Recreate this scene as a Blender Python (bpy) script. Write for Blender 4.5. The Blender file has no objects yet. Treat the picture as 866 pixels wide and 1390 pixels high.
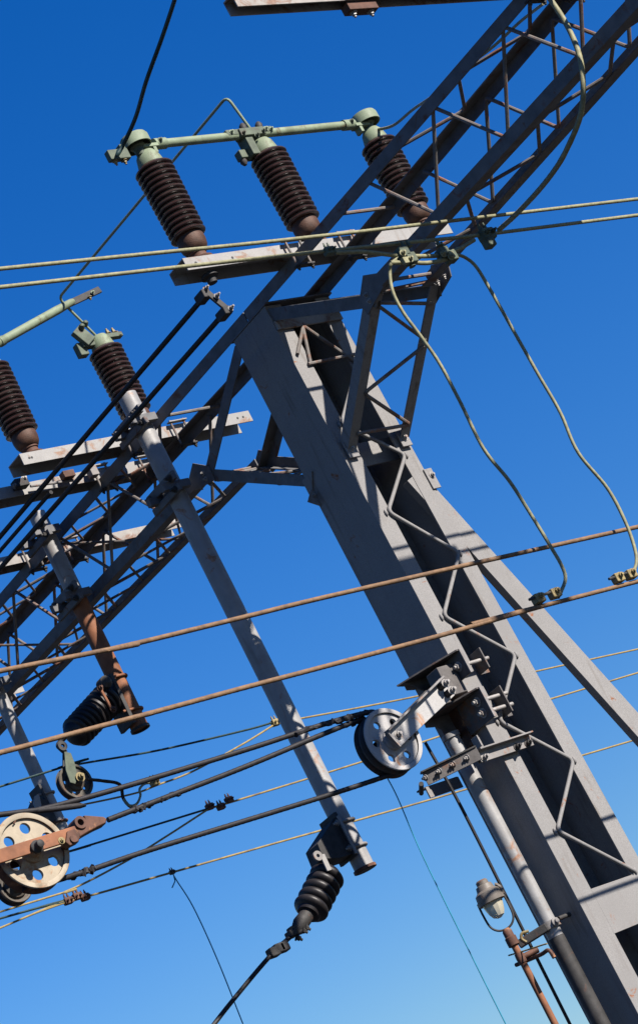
import bpy, bmesh, math, random
from mathutils import Vector as V, Matrix
random.seed(4)
S = bpy.context.scene
COL = S.collection
PI = math.pi

# ------------------------------------------------------------------ camera frame
F = 3500.0                                   # focal length in photo pixels (866 wide)
TH, RO, AZ = 0.303, -0.4818, 0.827           # pitch, roll, azimuth
FW = V((math.cos(AZ)*math.cos(TH), math.sin(AZ)*math.cos(TH), math.sin(TH)))
R0 = V((math.sin(AZ), -math.cos(AZ), 0)); U0 = R0.cross(FW)
RT = math.cos(RO)*R0 + math.sin(RO)*U0
UP = -math.sin(RO)*R0 + math.cos(RO)*U0
def ray(x, y): return FW + RT*((x-433)/F) - UP*((y-650)/F)
_q = ray(600, 873)*15.2
CAM = V((-_q.x, -_q.y, 1.65))
# a point seen at photo pixel (x, y) that lies in the real plane X=, Y= or Z=
def PX(x, y, X): v = ray(x, y); return CAM + v*((X-CAM.x)/v.x)
def PY(x, y, Y): v = ray(x, y); return CAM + v*((Y-CAM.y)/v.y)
def PZ(x, y, Z): v = ray(x, y); return CAM + v*((Z-CAM.z)/v.z)

# ------------------------------------------------------------------ materials
def mat(name, base, rough=.6, metal=0.0, rust=0.0, rustcol=(.20, .075, .03), var=.25, scale=14,
        bump=.25, spec=.25, dark=None, coat=0.0, speck=0.0, streak=0.0):
    base = tuple(v*.55 for v in base); rustcol = tuple(v*.55 for v in rustcol)
    if dark: dark = tuple(v*.55 for v in dark)
    m = bpy.data.materials.new(name); m.use_nodes = True
    nt = m.node_tree; n = nt.nodes; l = nt.links
    b = n['Principled BSDF']
    tc = n.new('ShaderNodeTexCoord')
    def noise(sc, det=6, rgh=.6, dist=0.0):
        t = n.new('ShaderNodeTexNoise'); t.inputs['Scale'].default_value = sc
        t.inputs['Detail'].default_value = det; t.inputs['Roughness'].default_value = rgh
        t.inputs['Distortion'].default_value = dist
        l.new(tc.outputs['Object'], t.inputs['Vector']); return t.outputs['Fac']
    def ramp(src, a, c):
        r = n.new('ShaderNodeMapRange'); r.clamp = True
        r.inputs['From Min'].default_value = a; r.inputs['From Max'].default_value = c
        l.new(src, r.inputs['Value']); return r.outputs['Result']
    def mix(fac, c1, c2):
        x = n.new('ShaderNodeMix'); x.data_type = 'RGBA'
        if isinstance(fac, float): x.inputs['Factor'].default_value = fac
        else: l.new(fac, x.inputs['Factor'])
        for k, c in ((6, c1), (7, c2)):
            if isinstance(c, tuple): x.inputs[k].default_value = (*c, 1)
            else: l.new(c, x.inputs[k])
        return x.outputs[2]
    lo = tuple(v*(1-var) for v in base); hi = tuple(min(1, v*(1+var)) for v in base)
    c = mix(ramp(noise(scale), .3, .7), lo, hi)
    if speck:
        sp = mix(ramp(noise(scale*16, 3, .7), .38, .62), tuple(v*(1-speck) for v in base), tuple(min(1, v*(1+speck)) for v in base))
        c = mix(.5, c, sp)
    if dark:
        c = mix(ramp(noise(5, 8, .7, .6), .52, .66), c, dark)
    if streak:
        mp = n.new('ShaderNodeMapping'); mp.inputs['Scale'].default_value = (1, 1, .10); l.new(tc.outputs['Object'], mp.inputs['Vector'])
        t = n.new('ShaderNodeTexNoise'); t.inputs['Scale'].default_value = 26; t.inputs['Detail'].default_value = 5; l.new(mp.outputs[0], t.inputs['Vector'])
        a_ = n.new('ShaderNodeMath'); a_.operation = 'MULTIPLY'; l.new(ramp(t.outputs['Fac'], .52, .72), a_.inputs[0]); l.new(ramp(noise(2.3, 3), .42, .62), a_.inputs[1])
        a2 = n.new('ShaderNodeMath'); a2.operation = 'MULTIPLY'; l.new(a_.outputs[0], a2.inputs[0]); a2.inputs[1].default_value = streak
        c = mix(a2.outputs[0], c, (base[0]*.52, base[1]*.44, base[2]*.36))
        c = mix(ramp(noise(1.7, 4), .45, .75), c, tuple(v*.88 for v in base))
    if rust:
        f = ramp(noise(7, 9, .68, .8), .66-.22*rust, .72-.16*rust)
        rr = mix(ramp(noise(60, 4), .3, .7), rustcol, tuple(v*1.9 for v in rustcol))
        c = mix(f, c, rr)
    l.new(c, b.inputs['Base Color'])
    rg = n.new('ShaderNodeMapRange'); rg.inputs['To Min'].default_value = max(.05, rough-.12); rg.inputs['To Max'].default_value = min(1, rough+.15)
    l.new(noise(scale*3), rg.inputs['Value']); l.new(rg.outputs['Result'], b.inputs['Roughness'])
    b.inputs['Metallic'].default_value = metal
    b.inputs['Specular IOR Level'].default_value = spec
    b.inputs['Coat Weight'].default_value = coat
    if bump:
        bp = n.new('ShaderNodeBump'); bp.inputs['Strength'].default_value = bump; bp.inputs['Distance'].default_value = .004
        l.new(noise(scale*9, 5, .7), bp.inputs['Height']); l.new(bp.outputs['Normal'], b.inputs['Normal'])
    return m

GREY   = mat('grey_paint_steel', (.28, .272, .265), .68, speck=.26, rust=.15, var=.08, scale=9, bump=.22, spec=.15, streak=.8)
GIRD   = mat('weathered_girder_steel', (.15, .15, .155), .6, rust=.40, rustcol=(.10, .045, .028), var=.25, scale=11)
RODM   = mat('rusty_lacing_rod', (.19, .17, .155), .65, rust=.7, rustcol=(.16, .075, .045), var=.3, scale=15)
ARM    = mat('stained_crossarm_steel', (.35, .34, .325), .65, rust=.42, rustcol=(.20, .12, .08), var=.16, scale=9, speck=.15, streak=.6)
ARMR   = mat('rust_stained_crossarm', (.35, .325, .295), .65, rust=.62, rustcol=(.17, .10, .07), var=.2, scale=9)
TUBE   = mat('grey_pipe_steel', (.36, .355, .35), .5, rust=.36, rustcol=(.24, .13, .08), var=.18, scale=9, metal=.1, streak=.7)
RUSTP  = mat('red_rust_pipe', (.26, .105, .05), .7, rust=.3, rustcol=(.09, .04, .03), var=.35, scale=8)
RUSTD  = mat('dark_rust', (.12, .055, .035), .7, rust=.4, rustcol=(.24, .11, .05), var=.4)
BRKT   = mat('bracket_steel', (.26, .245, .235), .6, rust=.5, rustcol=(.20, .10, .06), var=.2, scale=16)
DARK   = mat('dark_shaded_steel', (.045, .043, .042), .65, rust=.35, rustcol=(.08, .04, .028), var=.4)  # dark parts; also painted shade for yoke iron, head recess and holes
BOLT   = mat('bolt_steel', (.36, .34, .32), .5, rust=.5, rustcol=(.2, .11, .07), metal=.2)
PORC   = mat('brown_porcelain', (.040, .019, .017), .24, var=.3, bump=.08, spec=.6, dark=(.055, .04, .034))
PORCD  = mat('sooty_porcelain', (.022, .019, .020), .45, var=.3, bump=.1)
BULB   = mat('rust_brown_bulb', (.085, .040, .024), .6, rust=.7, rustcol=(.045, .022, .017), var=.45, bump=.5, dark=(.05, .026, .02))
GREEN  = mat('pale_green_patina', (.25, .305, .20), .6, rust=.32, rustcol=(.10, .09, .05), dark=(.17, .20, .12), var=.15)
GREEND = mat('dark_green_fitting', (.10, .125, .085), .6, rust=.4, rustcol=(.06, .05, .035), var=.35)
WGREEN = mat('green_copper_wire', (.285, .275, .155), .6, dark=(.235, .225, .13), var=.3, scale=40)
WRUST  = mat('rust_brown_wire', (.23, .135, .072), .7, dark=(.12, .075, .05), rust=.3, rustcol=(.16, .11, .06), var=.3, scale=30)
WBLACK = mat('black_cable', (.018, .016, .018), .6, var=.4, scale=30, bump=.15)
WYEL   = mat('ochre_wire', (.34, .25, .09), .65, dark=(.19, .14, .07), var=.2, scale=30)
WTEAL  = mat('dark_teal_wire', (.012, .04, .04), .5, var=.3, scale=30)
STRING = mat('turquoise_string', (.018, .27, .40), .7, var=.2)
WHEELM = mat('stained_wheel', (.42, .355, .26), .6, rust=.5, rustcol=(.24, .12, .055), var=.2, scale=8, dark=(.22, .165, .10))
WHEELG = mat('grey_wheel', (.43, .42, .41), .6, rust=.3, rustcol=(.30, .14, .06), var=.1, scale=10, speck=.15)
BRKSH   = mat('shaded_bracket_steel', (.12, .11, .105), .6, rust=.5, rustcol=(.14, .07, .04), var=.35, scale=16)  # bracket steel darkened: shade of its unlit faces put into the colour
LAMPM  = mat('weathered_lamp_metal', (.20, .175, .15), .5, rust=.5, rustcol=(.12, .06, .035), var=.3)
BRASS  = mat('ochre_clamp', (.30, .23, .10), .55, rust=.3, rustcol=(.12, .07, .04), var=.3)
GLASS  = bpy.data.materials.new('lamp_glass'); GLASS.use_nodes = True
_b = GLASS.node_tree.nodes['Principled BSDF']
_b.inputs['Base Color'].default_value = (.50, .46, .34, 1); _b.inputs['Roughness'].default_value = .22
_b.inputs['Transmission Weight'].default_value = .45; _b.inputs['IOR'].default_value = 1.17

# ------------------------------------------------------------------ mesh builder
class MB:
    def __init__(s): s.v = []; s.f = []
    def add(s, vs, fs):
        o = len(s.v); s.v += [V(p) for p in vs]; s.f += [tuple(i+o for i in f) for f in fs]; return s
    def prism(s, A, B, prof, u, w, prof2=None):
        A, B, u, w = V(A), V(B), V(u), V(w); n = len(prof); prof2 = prof2 or prof
        vs = [A+u*a+w*b for a, b in prof] + [B+u*a+w*b for a, b in prof2]
        fs = [(i, (i+1) % n, (i+1) % n+n, i+n) for i in range(n)] + [tuple(range(n))[::-1], tuple(range(n, 2*n))]
        return s.add(vs, fs)
    def box(s, c, h, ax=None):
        c = V(c); X, Y, Z = ax or (V((1, 0, 0)), V((0, 1, 0)), V((0, 0, 1)))
        X, Y, Z = V(X), V(Y), V(Z)
        return s.prism(c-Z*h[2], c+Z*h[2], [(-h[0], -h[1]), (h[0], -h[1]), (h[0], h[1]), (-h[0], h[1])], X, Y)
    def ranges(s, x, y, z):
        return s.box(((x[0]+x[1])/2, (y[0]+y[1])/2, (z[0]+z[1])/2), ((x[1]-x[0])/2, (y[1]-y[0])/2, (z[1]-z[0])/2))
    def bar(s, A, B, w, h, side=(1, 0, 0)):        # rectangular bar A to B, w along side, h across
        A, B = V(A), V(B); d = (B-A).normalized(); u = V(side); u = (u-d*u.dot(d)).normalized(); q = d.cross(u)
        return s.prism(A, B, [(-w/2, -h/2), (w/2, -h/2), (w/2, h/2), (-w/2, h/2)], u, q)
    def angle(s, A, B, a, u, w, t=.009):           # L section, legs along u and w
        return s.prism(A, B, [(0, 0), (a, 0), (a, t), (t, t), (t, a), (0, a)], u, w)
    def tube(s, pts, r, n=10, closed=False, caps=True):
        pts = [V(p) for p in pts]; m = len(pts); rs = r if isinstance(r, (list, tuple)) else [r]*m
        T = []
        for i in range(m):
            a = pts[(i-1) % m] if (closed or i > 0) else pts[0]
            b = pts[(i+1) % m] if (closed or i < m-1) else pts[-1]
            T.append((b-a).normalized())
        u = T[0].orthogonal().normalized(); vs = []
        for i in range(m):
            u = (u-T[i]*u.dot(T[i])).normalized(); q = T[i].cross(u)
            for k in range(n):
                a = 2*PI*k/n; vs.append(pts[i]+(u*math.cos(a)+q*math.sin(a))*rs[i])
        fs = []
        for i in range(m if closed else m-1):
            j = (i+1) % m
            for k in range(n): fs.append((i*n+k, i*n+(k+1) % n, j*n+(k+1) % n, j*n+k))
        if caps and not closed: fs += [tuple(range(n))[::-1], tuple(range((m-1)*n, m*n))]
        return s.add(vs, fs)
    def cyl(s, A, B, r, n=20): return s.tube([A, B], r, n)
    def lathe(s, o, ax, prof, n=32):
        o = V(o); ax = V(ax).normalized(); u = ax.orthogonal().normalized(); q = ax.cross(u); vs = []; m = len(prof)
        for r, h in prof:
            r = max(r, .0005)
            for k in range(n):
                a = 2*PI*k/n; vs.append(o+ax*h+(u*math.cos(a)+q*math.sin(a))*r)
        fs = []
        for i in range(m-1):
            for k in range(n): fs.append((i*n+k, i*n+(k+1) % n, (i+1)*n+(k+1) % n, (i+1)*n+k))
        fs += [tuple(range(n))[::-1], tuple(range((m-1)*n, m*n))]
        return s.add(vs, fs)
    def ring(s, o, ax, prof, n=48):                # closed profile turned into a ring
        o = V(o); ax = V(ax).normalized(); u = ax.orthogonal().normalized(); q = ax.cross(u); vs = []; m = len(prof)
        for r, h in prof:
            for k in range(n):
                a = 2*PI*k/n; vs.append(o+ax*h+(u*math.cos(a)+q*math.sin(a))*r)
        fs = []
        for i in range(m):
            j = (i+1) % m
            for k in range(n): fs.append((i*n+k, i*n+(k+1) % n, j*n+(k+1) % n, j*n+k))
        return s.add(vs, fs)
    def poly(s, pts, nrm, t):                      # flat plate from an outline, thickness t along nrm
        pts = [V(p) for p in pts]; d = V(nrm).normalized()*t; n = len(pts)
        return s.add(pts+[p+d for p in pts], [(i, (i+1) % n, (i+1) % n+n, i+n) for i in range(n)]+[tuple(range(n))[::-1], tuple(range(n, 2*n))])
    def hexa(s, o, ax, r=.014, h=.014):
        o = V(o); ax = V(ax).normalized()
        s.tube([o, o+ax*.003], r*1.55, 14); s.tube([o+ax*.003, o+ax*(.003+h)], r, 6)
        s.tube([o+ax*(.003+h), o+ax*(.003+h*1.8)], r*.55, 10); return s

def setp(o, label=None, cat=None, group=None, kind=None):
    for k, v in (('label', label), ('category', cat), ('group', group), ('kind', kind)):
        if v: o[k] = v
    return o
def link(name, mb, m, parent=None, bevel=0.0, smooth=38):
    bm = bmesh.new(); off = V(parent.location) if parent else V((0, 0, 0))
    if parent and parent.parent: off = V(parent.parent.location)
    if parent and parent.type == 'MESH' and not parent.parent: off = V((0, 0, 0)) if not parent.get('_own') else V(parent.location)
    vs = [bm.verts.new(p-off) for p in mb.v]
    for f in mb.f:
        try: bm.faces.new([vs[i] for i in f])
        except ValueError: pass
    bmesh.ops.recalc_face_normals(bm, faces=bm.faces)
    me = bpy.data.meshes.new(name); bm.to_mesh(me); bm.free(); me.materials.append(m)
    me.polygons.foreach_set('use_smooth', [True]*len(me.polygons))
    me.set_sharp_from_angle(angle=math.radians(smooth))
    o = bpy.data.objects.new(name, me); COL.objects.link(o)
    if parent: o.parent = parent
    if bevel:
        b = o.modifiers.new('edge', 'BEVEL'); b.width = bevel; b.segments = 2; b.limit_method = 'ANGLE'; b.angle_limit = math.radians(50); b.harden_normals = True
    return o
def thing(name, label, cat, loc, group=None):
    o = bpy.data.objects.new(name, None); COL.objects.link(o); o.location = loc; o.empty_display_size = .1
    return setp(o, label, cat, group)
def solo(name, mb, m, label, cat, group=None, **k):
    return setp(link(name, mb, m, None, **k), label, cat, group)
def bolts(parent, pts, ax, r=.013, h=.013, m=None, name='bolt'):
    for p in pts: link(name, MB().hexa(p, ax, r, h), m or BOLT, parent)
def spline(pts, k=10):
    pts = [V(p) for p in pts]; P = [pts[0]*2-pts[1]]+pts+[pts[-1]*2-pts[-2]]; out = []
    for i in range(1, len(P)-2):
        a, b, c, d = P[i-1:i+3]
        for j in range(k):
            t = j/k; out.append(.5*((2*b)+(c-a)*t+(2*a-5*b+4*c-d)*t*t+(3*b-a-3*c+d)*t**3))
    out.append(pts[-1]); return out
def bends(pts, r=.03, k=4):                        # polyline with rounded corners
    pts = [V(p) for p in pts]; out = [pts[0]]
    for i in range(1, len(pts)-1):
        a, b, c = pts[i-1:i+2]; d1 = (a-b); d2 = (c-b); rr = min(r, d1.length*.4, d2.length*.4)
        p, q = b+d1.normalized()*rr, b+d2.normalized()*rr
        for j in range(k+1):
            t = j/k; out.append(p*(1-t)**2+b*2*t*(1-t)+q*t*t)
    out.append(pts[-1]); return out
def ubolt(c, ax, out, r, t=.009, arc=1.0, back=.05):   # U-bolt round a pipe of axis ax, opening along -out
    c = V(c); ax = V(ax).normalized(); out = V(out).normalized(); sd = ax.cross(out)
    pts = [c-out*back+sd*r]+[c+(sd*math.cos(a)+out*math.sin(a))*r for a in [PI*j/14 for j in range(15)]]+[c-out*back-sd*r]
    return MB().tube(pts, t, 10)
X_, Y_, Z_ = V((1, 0, 0)), V((0, 1, 0)), V((0, 0, 1))
TOWARD = V((-.677, -.736, 0))                      # horizontal direction of the viewer's side

# ------------------------------------------------------------------ ground
g = MB().add([(-3000, -3000, 0), (3000, -3000, 0), (3000, 3000, 0), (-3000, 3000, 0)], [(0, 1, 2, 3)])
gm = mat('gravel_ground', (.052, .055, .060), .9, var=.35, scale=.6, bump=.3, speck=.3)
setp(link('ground', g, gm), kind='structure')

# ------------------------------------------------------------------ mast
XT, XB = .535, .640                                # outer face of the far beam at the top and the foot
TOPZ = 7.45; WD = .40
def xout(z): return XB+(XT-XB)*z/TOPZ
mast = thing('gantry_mast', 'wide grey steel portal mast of two laced channel beams with raking side strut', 'mast', (.3, .2, 0))
t = .012; fw = .132
prof = [(0, 0), (fw, 0), (fw, .016), (t, .016), (t, WD-.016), (fw, WD-.016), (fw, WD), (0, WD)]
link('channel_beam', MB().prism((0, 0, 0), (0, 0, TOPZ), prof, X_, Y_), GREY, mast, bevel=.003)
prof2 = [(0, 0), (0, WD), (-fw*.9, WD), (-fw*.9, WD-.016), (-t, WD-.016), (-t, .016), (-fw*.9, .016), (-fw*.9, 0)]
link('channel_beam', MB().prism((XB, 0, 0), (XT, 0, TOPZ), prof2, X_, Y_), GREY, mast, bevel=.003)
for yl in (-.012, WD+.012):
    zs = [6.56, 6.27, 5.93, 5.563, 5.20, 4.846, 4.488, 4.125, 3.766, 3.39]
    pts = [(xout(z)-.095 if i % 2 else .10, yl, z) for i, z in enumerate(zs)]
    bar_ = link('lacing_bar', MB().tube(bends([(xout(6.9)-.09, yl, 6.93)]+pts, .045, 5), .0125, 10), GREY if yl < 0 else RODM, mast)
    if yl < 0:
        for x, _, z in pts:
            xx = x+(-.012 if x < .3 else .012)
            link('weld_bead', MB().lathe((xx, -.006, z-.028), Z_, [(.003, .006), (.008, .012), (.011, .026), (.009, .042), (.003, .050)], 12), GREY, bar_)
    for a_, b_ in (((.205, 7.28), (.11, 7.0)), ((.09, 7.0), (xout(7)-.06, 7.01)), ((.05, 7.08), (.21, 7.27)), ((.21, 7.26), (xout(7)-.07, 6.94))):
        link('head_rod', MB().tube([(a_[0], yl+(.0 if yl < 0 else -.02), a_[1]), (b_[0], yl+(.0 if yl < 0 else -.02), b_[1])], .0115, 8), RODM, mast)
    pts = [(.1 if i % 2 else xout(z)-.1, yl, z) for i, z in enumerate([3.0-.36*k for k in range(7)])]
    link('lacing_bar', MB().tube(bends(pts, .045, 5), .0125, 10), GREY, mast)
# battens
link('batten_plate', MB().poly([(fw-.004, -.001, 3.385), (xout(3.3)-fw*.9+.004, -.001, 3.375), (xout(3.3)-fw*.9+.004, -.001, 3.10), (fw-.004, -.001, 3.10)], Y_, .014), GREY, mast, bevel=.002)
link('batten_plate', MB().ranges((fw-.004, xout(.5)-fw*.9), (-.001, .013), (.4, .8)), GREY, mast)
link('batten_plate', MB().ranges((fw+.002, xout(6.3)-fw*.9-.002), (WD-.03, WD-.018), (6.25, 6.5)), GREY, mast)
link('batten_plate', MB().ranges((t+.001, xout(6.3)-t-.001), (.10, .112), (6.30, 6.46)), GREY, mast)
link('foot_plate', MB().ranges((-.2, .84), (-.2, .6), (-.03, .03)), DARK, mast)
# head of the mast
link('cap_plate', MB().ranges((-.005, XT+.01), (-.03, WD+.03), (TOPZ+.001, TOPZ+.013)), GIRD, mast, bevel=.002)
link('tie_plate', MB().ranges((.0, XT), (-.022, -.006), (7.265, 7.325)), ARMR, mast, bevel=.002)
link('tie_plate', MB().ranges((.014, XT-.014), (.05, .062), (7.30, 7.44)), DARK, mast)  # dark plate inside the head, shade of the recess put into its colour
bolts(mast, [(.06+.055*i, .048, 7.345+.05*((i) % 2)) for i in range(8)], -Y_, .012, .012, DARK)
# knee braces, struts and their lacing rods
NZ = 6.955
def knee(x, sgn, xn):
    yn = -.87 if sgn < 0 else 1.29; yf = -.02 if sgn < 0 else WD+.01
    A = V((xn, yn, NZ)); B = V((x, yf, 6.37))
    d = (B-A).normalized(); q = d.cross(X_).normalized()
    if q.y*sgn < 0: q = -q
    link('knee_brace', MB().angle(A, B, .075, X_ if x < .3 else -X_, -q, .009), GREY if sgn < 0 else GIRD, mast, bevel=.002)
    A2 = V((xn, .0 if sgn < 0 else .42, 7.43))
    d = (A-A2).normalized(); q = d.cross(X_).normalized()
    link('head_strut', MB().angle(A2, A, .08, X_ if x < .3 else -X_, q if q.z < 0 else -q, .009), GIRD, mast, bevel=.002)
    link('gusset_plate', MB().poly([(xn-.011 if x < .3 else xn+.003, yn+sgn*.10, NZ-.02), (xn-.011 if x < .3 else xn+.003, yn-sgn*.12, NZ-.07), (xn-.011 if x < .3 else xn+.003, yn-sgn*.13, NZ+.03), (xn-.011 if x < .3 else xn+.003, yn, NZ+.13), (xn-.011 if x < .3 else xn+.003, yn+sgn*.13, NZ+.06)], X_, .008), GIRD, mast)
    bolts(mast, [(xn-.011 if x < .3 else xn+.011, yn-sgn*.05, NZ-.02+k*.045) for k in range(2)], -X_ if x < .3 else X_, .011, .012)
    bolts(mast, [(xn+.04 if x < .3 else xn-.04, yn+sgn*(.02+.07*k), NZ-.002) for k in range(2)], -Z_, .011, .013)
    return A, B
xa, xd = .012, XT+.02
for sgn in (-1, 1):
    A1, B1 = knee(.03, sgn, xa); A2, B2 = knee(.545, sgn, xd)
    def q1(s): return A1.lerp(B1, s)+V((.05, sgn*.01, 0))
    def q2(s): return A2.lerp(B2, s)+V((-.04, sgn*.01, 0))
    for a, b in ((.0, -.02), (.07, .13), (.09, .36)):
        link('brace_rod', MB().tube([q1(a), q2(b)], .012, 8), RODM, mast)
    link('brace_rod', MB().tube(bends([q2(.40), q1(.64), q2(.90)], .04), .012, 8), RODM, mast)
    link('brace_rod', MB().tube([q1(.90), q2(.91)], .012, 8), RODM, mast)
for x in (.06, XT-.035):
    link('gusset_plate', MB().ranges((x-.04, x+.04), (-.030, -.018), (6.32, 6.43)), GREY, mast, bevel=.002)
    bolts(mast, [(x, -.031, 6.375)], -Y_, .015, .013)
link('gusset_plate', MB().poly([(-.004, .30, 6.43), (-.004, .42, 6.43), (-.004, .42, 6.28)], -X_, .008), GREY, mast)
link('gusset_plate', MB().poly([(.0, .385, 6.36), (-.085, .385, 6.27), (.0, .385, 6.22)], -Y_, .008), GREY, mast, bevel=.001)
bolts(mast, [(-.02, .376, 6.30)], -Y_, .010, .01)
# raking strut on the far side
SA, SB = V((.505, .004, 5.98)), V((2.62, .004, 0))
ds = (SB-SA).normalized(); us = ds.cross(Y_).normalized()
if us.x < 0: us = -us
a = .072
link('raking_strut', MB().prism(SA+ds*-.16, SB, [(-a, 0), (a, 0), (a, .06), (a-.01, .06), (a-.01, .01), (-a+.01, .01), (-a+.01, .06), (-a, .06)], us, Y_), GREY, mast, bevel=.002)
link('strut_plate', MB().ranges((.535, .60), (-.012, -.001), (6.01, 6.15)), GREY, mast, bevel=.002)
bolts(mast, [(.575, -.013, 6.10)], -Y_, .014, .012)

# ------------------------------------------------------------------ lattice girders
def xb(y):
    if y < .2: return XT+.0-.052*min(.2-y, 4.0)
    return XT+.0-.031*min(y-.2, 5.0)
def zig(y0, dy, n, fa, fb, phase):                 # rod bent to and fro between two chords
    pts = []
    for i in range(n):
        y = y0+dy*i
        pts.append(fa(y) if (i+phase) % 2 == 0 else fb(y))
    return bends(pts, .035, 4)
TZ, BZ = 7.455, 6.945
def girder(name, label, sgn, y0t, y1, yn, node):
    gd = thing(name, label, 'girder', (.25, (yn+y1)/2, BZ))
    ms = 4.6*sgn
    c = .082; tt = .010
    def chord(fx, z, u, w, ya):
        ys = [ya, ms, y1]
        for a, b in zip(ys, ys[1:]):
            pass
        mb = MB()
        prof = [(0, 0), (c, 0), (c, tt), (tt, tt), (tt, c), (0, c)]
        P = [V((fx(y), y, z)) for y in ys]; n = 6; u, w = V(u), V(w); vs = []
        for p in P: vs += [p+u*i+w*j for i, j in prof]
        fs = []
        for k in range(2):
            for i in range(n): fs.append((k*n+i, k*n+(i+1) % n, (k+1)*n+(i+1) % n, (k+1)*n+i))
        fs += [tuple(range(n))[::-1], tuple(range(2*n, 3*n))]
        mb.add(vs, fs); link('chord', mb, GIRD, gd, bevel=.002)
    chord(lambda y: 0.0, TZ+.082, X_, -Z_, y0t)                 # near top chord
    chord(lambda y: xb(y), TZ+.082, -X_, -Z_, y0t)              # far top chord
    chord(lambda y: 0.0, BZ, X_, Z_, yn)                        # near bottom chord
    chord(lambda y: xb(y), BZ, -X_, Z_, yn)                     # far bottom chord
    A = lambda y: V((.018, y, TZ+.03)); C_ = lambda y: V((.018, y, BZ+.05))
    B = lambda y: V((xb(y)-.018, y, TZ+.03)); D = lambda y: V((xb(y)-.018, y, BZ+.05))
    At = lambda y: V((.05, y, TZ+.062)); Bt = lambda y: V((xb(y)-.05, y, TZ+.062))
    Cb = lambda y: V((.05, y, BZ+.018)); Db = lambda y: V((xb(y)-.05, y, BZ+.018))
    (oa, pd) = node; n = int(abs(y1-oa)/(pd/2))
    for f1, f2, off in ((A, C_, 0), (B, D, .05), (At, Bt, .25), (Cb, Db, -.14)):
        link('lacing_rod', MB().tube(zig(oa+off*sgn, sgn*pd/2, n, f1, f2, 0), .0115, 8), RODM, gd)
    if sgn > 0:
        for f1, f2, off in ((At, Bt, .25+.385), (Cb, Db, -.14+.385), (A, D, .1)):
            link('lacing_rod', MB().tube(zig(oa+off*sgn, sgn*pd/2*(1 if f1 is not A else 2), n//(1 if f1 is not A else 2), f1, f2, 0), .0095, 8), RODM, gd)
    for f1, f2 in ((A, B), (C_, D)):
        for y in (yn+sgn*.06,): link('end_rod', MB().tube([f1(y), f2(y)], .012, 8), RODM, gd)
    return gd
gr = girder('lattice_girder', 'nearer dark lattice girder of four angle chords running up to the top right', -1, .19, -9.0, -.87, (-1.25, .72))
gl = girder('lattice_girder', 'farther dark lattice girder receding to the lower left behind the drop pipes', 1, .20, 11.0, 1.29, (1.42, .77))

# ------------------------------------------------------------------ crossarms (channel, open side down)
def crossarm(x0, x1, y, z, h, w, label, m, holes=(), extra=None):
    c = thing('crossarm', label, 'crossarm', ((x0+x1)/2, y+w/2, z), 'steel crossarms across the girders')
    tt = .009
    link('channel', MB().prism((x0, y, z), (x1, y, z), [(0, 0), (tt, 0), (tt, h-tt), (w-tt, h-tt), (w-tt, 0), (w, 0), (w, h), (0, h)], Y_, Z_), m, c, bevel=.002)
    for hx in holes: link('bolt_hole', MB().cyl((hx, y-.0015, z+h*.5), (hx, y+.002, z+h*.5), .0085, 12), DARK, c)
    return c
CA1 = crossarm(-.80, 1.38, -.42, TZ+.085, .085, .17, 'pale crossarm carrying the three tall insulators joined by a green tube', ARM, (-.72, -.44))
CA0 = crossarm(-1.98, 1.3, -2.93, TZ+.085, .085, .08, 'rust-streaked crossarm cut by the top edge of the picture', ARMR)
CA2 = crossarm(-.84, 1.10, 1.80, TZ+.085, .085, .17, 'pale crossarm under the insulator pair behind the long grey pipe', ARM, (-.78, -.76, .98, 1.03))
CA3 = crossarm(-1.7, .64, 2.26, TZ+.085, .085, .15, 'stained crossarm just beyond the insulator pair, with small fittings on it', ARM)
CA4 = crossarm(-1.4, 1.42, 3.40, TZ+.085, .075, .14, 'rusty pale crossarm behind the partly rusted pipe, farther along the girder', ARMR)
CA5 = crossarm(-1.2, 1.36, 6.10, TZ+.085, .085, .15, 'farthest crossarm at the left edge, only its pale end showing', ARM)
for arm, y, xs in ((CA1, -.42, (0, xb(-.4)-.07)), (CA0, -2.93, (0, xb(-2.9)-.07)), (CA2, 1.80, (0, xb(1.8)-.07)), (CA3, 2.26, (0, xb(2.2)-.07)), (CA4, 3.40, (0, xb(3.4)-.07))):
    for x in xs:                                   # hook clamps that hold the arm on the chords
        link('clamp_plate', MB().ranges((x-.035, x+.105), (y-.05, y-.005), (TZ-.012, TZ-.002)), DARK, arm, bevel=.001)
        link('clamp_rod', MB().tube([(x-.02, y-.03, TZ-.03), (x-.02, y-.03, TZ+.19)], .008, 8), RODM, arm)
        link('clamp_rod', MB().tube([(x+.092, y-.03, TZ-.03), (x+.092, y-.03, TZ+.19)], .008, 8), RODM, arm)
        bolts(arm, [(x-.02, y-.03, TZ-.013), (x+.092, y-.03, TZ-.013)], -Z_, .013, .013, DARK)
        link('washer_plate', MB().ranges((x-.04, x+.11), (y-.05, y-.012), (TZ+.172, TZ+.18)), ARM, arm, bevel=.001)
# splice plate and hanger under the top crossarm
link('splice_plate', MB().ranges((-1.27, -1.02), (-2.945, -2.933), (TZ+.09, TZ+.18)), ARMR, CA0, bevel=.002)
bolts(CA0, [(-1.21, -2.946, TZ+.135), (-1.08, -2.946, TZ+.13)], -Y_, .016, .014, DARK)
link('hanger', MB().ranges((-1.26, -1.06), (-2.92, -2.86), (TZ+.035, TZ+.084)), RUSTD, CA0, bevel=.004)
bolts(CA0, [(-1.22, -2.89, TZ+.035), (-1.10, -2.89, TZ+.035)], -Z_, .014, .014)
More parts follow.
